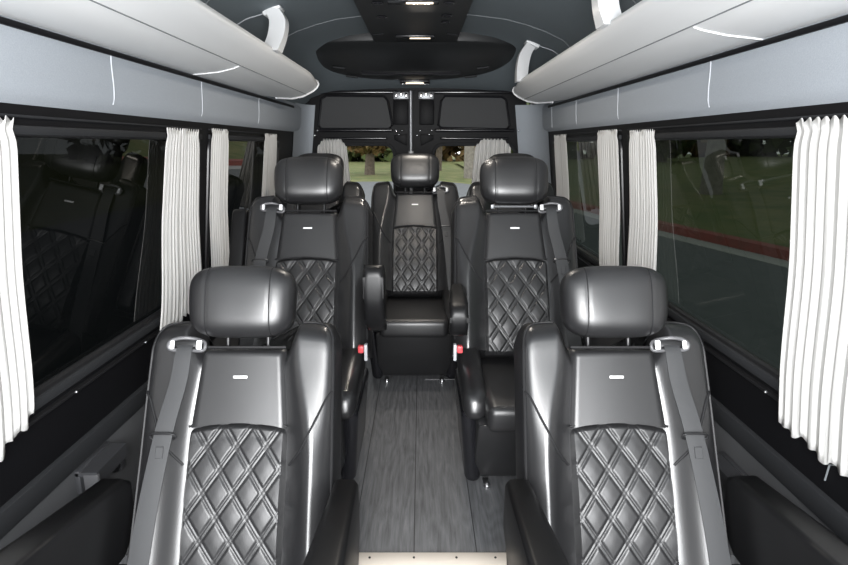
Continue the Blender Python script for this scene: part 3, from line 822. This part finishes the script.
# ------------------------------------------------------------------ outside
GZ = -0.55
def plane(name, pts, m):
    return struct(MB().add([(x, y, z) for x, y, z in pts], [tuple(range(len(pts)))]).build(name, M[m], smooth=False, fix=False))
plane('ground', [(-90, -40, GZ - 0.02), (90, -40, GZ - 0.02), (90, 120, GZ - 0.02), (-90, 120, GZ - 0.02)], 'grass')
plane('road', [(-9, -40, GZ), (7.9, -8, GZ), (6.9, 6, GZ), (6.2, 9.3, GZ), (5.45, 12.8, GZ), (4.6, 18, GZ), (3.2, 27, GZ), (1.0, 31, GZ), (-9, 29.5, GZ)], 'road')
kp = [(7.9, -8), (6.9, 6), (6.2, 9.3), (5.45, 12.8), (4.6, 18), (3.2, 27)]
mb = MB(); mb2 = MB()
lp, lp2 = [], []
for i, (x, y) in enumerate(kp):
    lp.append([(x, y, GZ - 0.02), (x + 0.02, y, GZ + 0.17), (x + 0.22, y + 0.03, GZ + 0.19), (x + 0.30, y + 0.03, GZ - 0.02)])
    lp2.append([(x - 0.45, y, GZ - 0.01), (x - 0.45, y, GZ + 0.008), (x, y, GZ + 0.012), (x, y, GZ - 0.01)])
struct(mb.loft(lp).build('kerb', M['redkerb']))['label'] = 'red painted kerb beside the lawn'
struct(mb2.loft(lp2).build('kerb_gutter', M['concrete']))
# raised lawn
mb = MB().grid(lambda u, v: (interp([(y, x) for x, y in kp], -8 + 68 * v) + 0.25 + 60 * u, -8 + 68 * v, GZ + 0.17 + 1.0 * u ** 0.9 + 0.05 * math.sin(u * 30) * math.sin(v * 40)), 40, 30)
struct(mb.build('lawn', M['grass'], fix=False))
def tree(x, y, h, r, m_bark, m_leaf, label, seed, crown=True, bare=0.45):
    rnd = random.Random(seed)
    root = empty('tree', (x, y, GZ - 0.05)); tag(root, label, 'tree', 'trees seen through the windows')
    pts = curve([(0, 0, 0), (rnd.uniform(-.1, .1), 0, h * 0.3), (rnd.uniform(-.2, .2), rnd.uniform(-.2, .2), h * 0.7), (0, 0, h)], 6)
    n = len(pts)
    mb = MB().tube(pts, [r * (1.25 - 1.0 * i / (n - 1)) for i in range(n)], 10)
    for k in range(7):
        z = h * (bare + 0.08 * k); a = rnd.uniform(0, 6.3); L = h * 0.25
        mb.tube([(0, 0, z), (L * 0.5 * math.cos(a), L * 0.5 * math.sin(a), z + L * 0.35), (L * math.cos(a), L * math.sin(a), z + L * 0.8)], [r * 0.4, r * 0.25, r * 0.08], 6)
    mb.build('trunk', M[m_bark], root)
    if crown:
        mb = MB()
        for k in range(2600):
            a = rnd.uniform(0, 6.3); q = rnd.random() ** 0.5; zz = rnd.uniform(-1, 1)
            R = h * 0.34 * math.sqrt(1 - zz * zz * 0.9) * q
            c = Vector((R * math.cos(a), R * math.sin(a), h * (bare + 0.32) + zz * h * 0.36))
            s = 0.16 + 0.2 * rnd.random()
            d1 = Vector((rnd.gauss(0, 1), rnd.gauss(0, 1), rnd.gauss(0, 1))).normalized() * s
            d2 = d1.cross(Vector((rnd.gauss(0, 1), rnd.gauss(0, 1), rnd.gauss(0, 1)))).normalized() * s * 0.6
            mb.add([c - d1, c + d2, c + d1, c - d2], [(0, 1, 2, 3)])
        mb.build('foliage', M[m_leaf], root, smooth=False, fix=False)
    return root
tree(2.9, 34, 8, 0.30, 'pale', 'leafg', 'pale thick trunk behind the van, beside the right rear curtain', 21, True, 0.5)
tree(1.3, 44, 8, 0.22, 'bark', 'leafb', 'brown trunk with autumn leaves in the right rear window', 22, True, 0.4)
tree(-3.4, 38, 7, 0.28, 'bark', 'leafb', 'tree with russet leaves in the left rear window', 23, True, 0.25)
tree(9.9, 19.5, 8, 0.30, 'pale', 'leafg', 'grey trunk on the lawn seen through the nearest right window', 30, True, 0.55)
tree(30, 36, 9, 0.35, 'bark', 'leafb', 'russet tree far across the lawn, right of the grey trunk', 31, True, 0.15)
tree(20, 48, 9, 0.35, 'bark', 'leafg', 'green tree far across the lawn, left of the grey trunk', 32, True, 0.15)
# the wood far behind: too many crowns to count
rnd = random.Random(5); mb = MB()
for k in range(13000):
    a = rnd.uniform(-0.55, 1.0) if k < 8000 else rnd.uniform(-0.2, 0.25); R_ = rnd.uniform(66, 78); z = rnd.random() ** 0.8 * (11 + 3 * math.sin(a * 23) + 2 * math.sin(a * 61))
    c = Vector((R_ * math.sin(a), R_ * math.cos(a), GZ + z)); s_ = rnd.uniform(0.5, 1.1)
    d1 = Vector((rnd.gauss(0, 1), rnd.gauss(0, 1), rnd.gauss(0, 1))).normalized() * s_
    d2 = d1.cross(Vector((rnd.gauss(0, 1), rnd.gauss(0, 1), rnd.gauss(0, 1)))).normalized() * s_ * 0.7
    mb.add([c - d1, c + d2, c + d1, c - d2], [(0, 1, 2, 3)], 0 if math.sin(a * 17 + z * .3) < 0.55 else 1)
o = mb.build('treeline', [M['leafg'], M['leafb']], None, smooth=False, fix=False)
tag(o, 'dense green and russet wood along the far horizon', 'woods', kind='stuff')
# low dark wall of a building far behind the lawn
b_ = empty('building', (52, 24, GZ)); tag(b_, 'long low dark building far behind the right lawn', 'building')
MB().rbox((0, 0, 2.4), (10, 20, 4.8), 0.05, 1).build('building_wall', M['strip'], b_, smooth=False)
MB().rbox((0, 0, 5.0), (11, 21, 0.5), 0.05, 1).build('roof', M['concrete'], b_, smooth=False)

# ------------------------------------------------------------------ light
W = bpy.data.worlds.new('sky'); S.world = W; W.use_nodes = True
nt = W.node_tree; bg = nt.nodes['Background']
tc = nt.nodes.new('ShaderNodeTexCoord'); sp = nt.nodes.new('ShaderNodeSeparateXYZ'); rp = nt.nodes.new('ShaderNodeValToRGB')
nt.links.new(tc.outputs['Generated'], sp.inputs[0]); nt.links.new(sp.outputs['Z'], rp.inputs['Fac']); nt.links.new(rp.outputs['Color'], bg.inputs['Color'])
rp.color_ramp.elements[0].color = (0.97, 0.97, 0.97, 1); rp.color_ramp.elements[1].color = (0.80, 0.86, 0.95, 1)
bg.inputs['Strength'].default_value = 2.4

def area(name, loc, target, sx, sy, power, col=(1, 1, 1)):
    L = bpy.data.lights.new(name, 'AREA'); L.shape = 'RECTANGLE'; L.size = sx; L.size_y = sy; L.energy = power; L.color = col
    o = bpy.data.objects.new(name, L); COL.objects.link(o); o.location = loc
    o.rotation_euler = (Vector(target) - Vector(loc)).to_track_quat('-Z', 'Y').to_euler()
    return o
area('windscreen_daylight', (0, -0.75, 1.12), (0, 2.0, 1.15), 1.5, 1.0, 98, (0.97, 0.985, 1.0))
area('flash', (0.0, -0.05, 1.42), (0, 2.6, 1.3), 0.5, 0.3, 30, (1, 1, 1))
for y in (2.2, 2.96):
    area('ceiling_lamp', (0.0, y, 1.885), (0.0, y - 0.1, 0), 0.12, 0.03, 4.5, (1, 0.92, 0.82))

# ------------------------------------------------------------------ camera
cam = bpy.data.cameras.new('camera'); co = bpy.data.objects.new('camera', cam); COL.objects.link(co)
cam.sensor_width = 36; cam.lens = 565 / 848 * 36; cam.shift_x = 3 / 848; cam.clip_start = 0.02
co.location = (0, 0, EYE); co.rotation_euler = (PI / 2 - math.atan(138 / 565), 0, 0)
S.camera = co
S.view_settings.view_transform = 'Standard'; S.view_settings.look = 'None'; S.view_settings.gamma = 1.0; S.view_settings.use_curve_mapping = False
S.view_settings.exposure = 0.0
